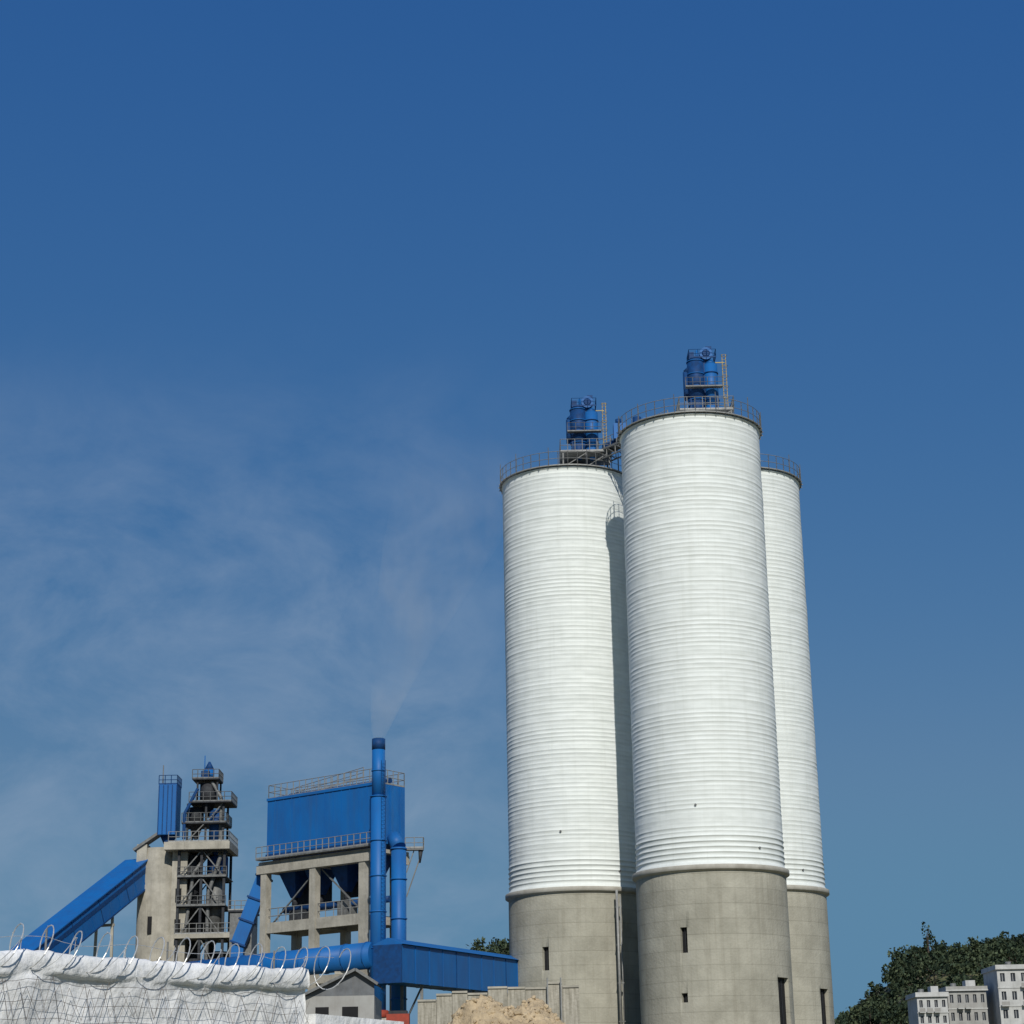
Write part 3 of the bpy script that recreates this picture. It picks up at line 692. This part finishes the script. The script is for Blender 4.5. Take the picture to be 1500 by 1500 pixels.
# per-channel response of the sky colour (deep clear blue of the day)
sep=N.new('ShaderNodeSeparateColor');LK.new(sky.outputs[0],sep.inputs[0]);cmb=N.new('ShaderNodeCombineColor')
for i,(x0,x1,t0,t1,mxv) in enumerate(((.076,.205,.024,.078,.105),(.138,.352,.102,.190,.235),(.287,.515,.305,.355,.40))):
    g=math.log(t1/t0)/math.log(x1/x0);A=t0/(x0**g)
    a_=N.new('ShaderNodeMath');a_.operation='MULTIPLY';a_.inputs[1].default_value=S;LK.new(sep.outputs[i],a_.inputs[0])
    p_=N.new('ShaderNodeMath');p_.operation='POWER';p_.inputs[1].default_value=g;LK.new(a_.outputs[0],p_.inputs[0])
    q_=N.new('ShaderNodeMath');q_.operation='MULTIPLY';q_.inputs[1].default_value=A/S;LK.new(p_.outputs[0],q_.inputs[0])
    k_=N.new('ShaderNodeMath');k_.operation='SMOOTH_MIN';k_.inputs[1].default_value=mxv/S;k_.inputs[2].default_value=.25*mxv/S;LK.new(q_.outputs[0],k_.inputs[0]);LK.new(k_.outputs[0],cmb.inputs[i])
tc=N.new('ShaderNodeTexCoord')
mp=N.new('ShaderNodeMapping');mp.inputs['Scale'].default_value=(1,1,1.5);mp.inputs['Rotation'].default_value=(0,math.radians(-30),0);LK.new(tc.outputs['Generated'],mp.inputs[0])
n1=N.new('ShaderNodeTexNoise');n1.inputs['Scale'].default_value=13;n1.inputs['Detail'].default_value=11;n1.inputs['Roughness'].default_value=.62;n1.inputs['Distortion'].default_value=.35;LK.new(mp.outputs[0],n1.inputs[0])
r1=N.new('ShaderNodeMapRange');r1.inputs[1].default_value=.38;r1.inputs[2].default_value=.75;LK.new(n1.outputs[0],r1.inputs[0])
sp=N.new('ShaderNodeSeparateXYZ');LK.new(tc.outputs['Generated'],sp.inputs[0])
rx=N.new('ShaderNodeMapRange');rx.interpolation_type='SMOOTHSTEP';rx.inputs[1].default_value=.05;rx.inputs[2].default_value=-.06;LK.new(sp.outputs[0],rx.inputs[0])
rz=N.new('ShaderNodeMapRange');rz.interpolation_type='SMOOTHSTEP';rz.inputs[1].default_value=.40;rz.inputs[2].default_value=.25;LK.new(sp.outputs[2],rz.inputs[0])
m1=N.new('ShaderNodeMath');m1.operation='MULTIPLY';LK.new(r1.outputs[0],m1.inputs[0]);LK.new(rx.outputs[0],m1.inputs[1])
m2=N.new('ShaderNodeMath');m2.operation='MULTIPLY';LK.new(m1.outputs[0],m2.inputs[0]);LK.new(rz.outputs[0],m2.inputs[1])
m3=N.new('ShaderNodeMath');m3.operation='MULTIPLY';m3.inputs[1].default_value=.46;LK.new(m2.outputs[0],m3.inputs[0])
mx=N.new('ShaderNodeMix');mx.data_type='RGBA';mx.inputs[7].default_value=(3.5,4.5,6.0,1);LK.new(m3.outputs[0],mx.inputs[0]);LK.new(cmb.outputs[0],mx.inputs[6])
LK.new(mx.outputs[2],bg.inputs[0])
cd=bpy.data.cameras.new('camera');cd.lens=68.4;cd.sensor_width=36;cd.clip_end=9000;cd.clip_start=.1
co=bpy.data.objects.new('camera',cd);col.objects.link(co);co.location=(0,0,1.7)
th=math.radians(17.5);rl=math.radians(1.06)
f=Vector((0,math.cos(th),math.sin(th)));u0=Vector((0,-math.sin(th),math.cos(th)));r0=Vector((1,0,0))
up=u0*math.cos(rl)+r0*math.sin(rl);rt=r0*math.cos(rl)-u0*math.sin(rl)
co.rotation_euler=Matrix((rt,up,-f)).transposed().to_euler()
sc.camera=co
sc.view_settings.view_transform='Standard';sc.view_settings.look='None';sc.view_settings.exposure=0
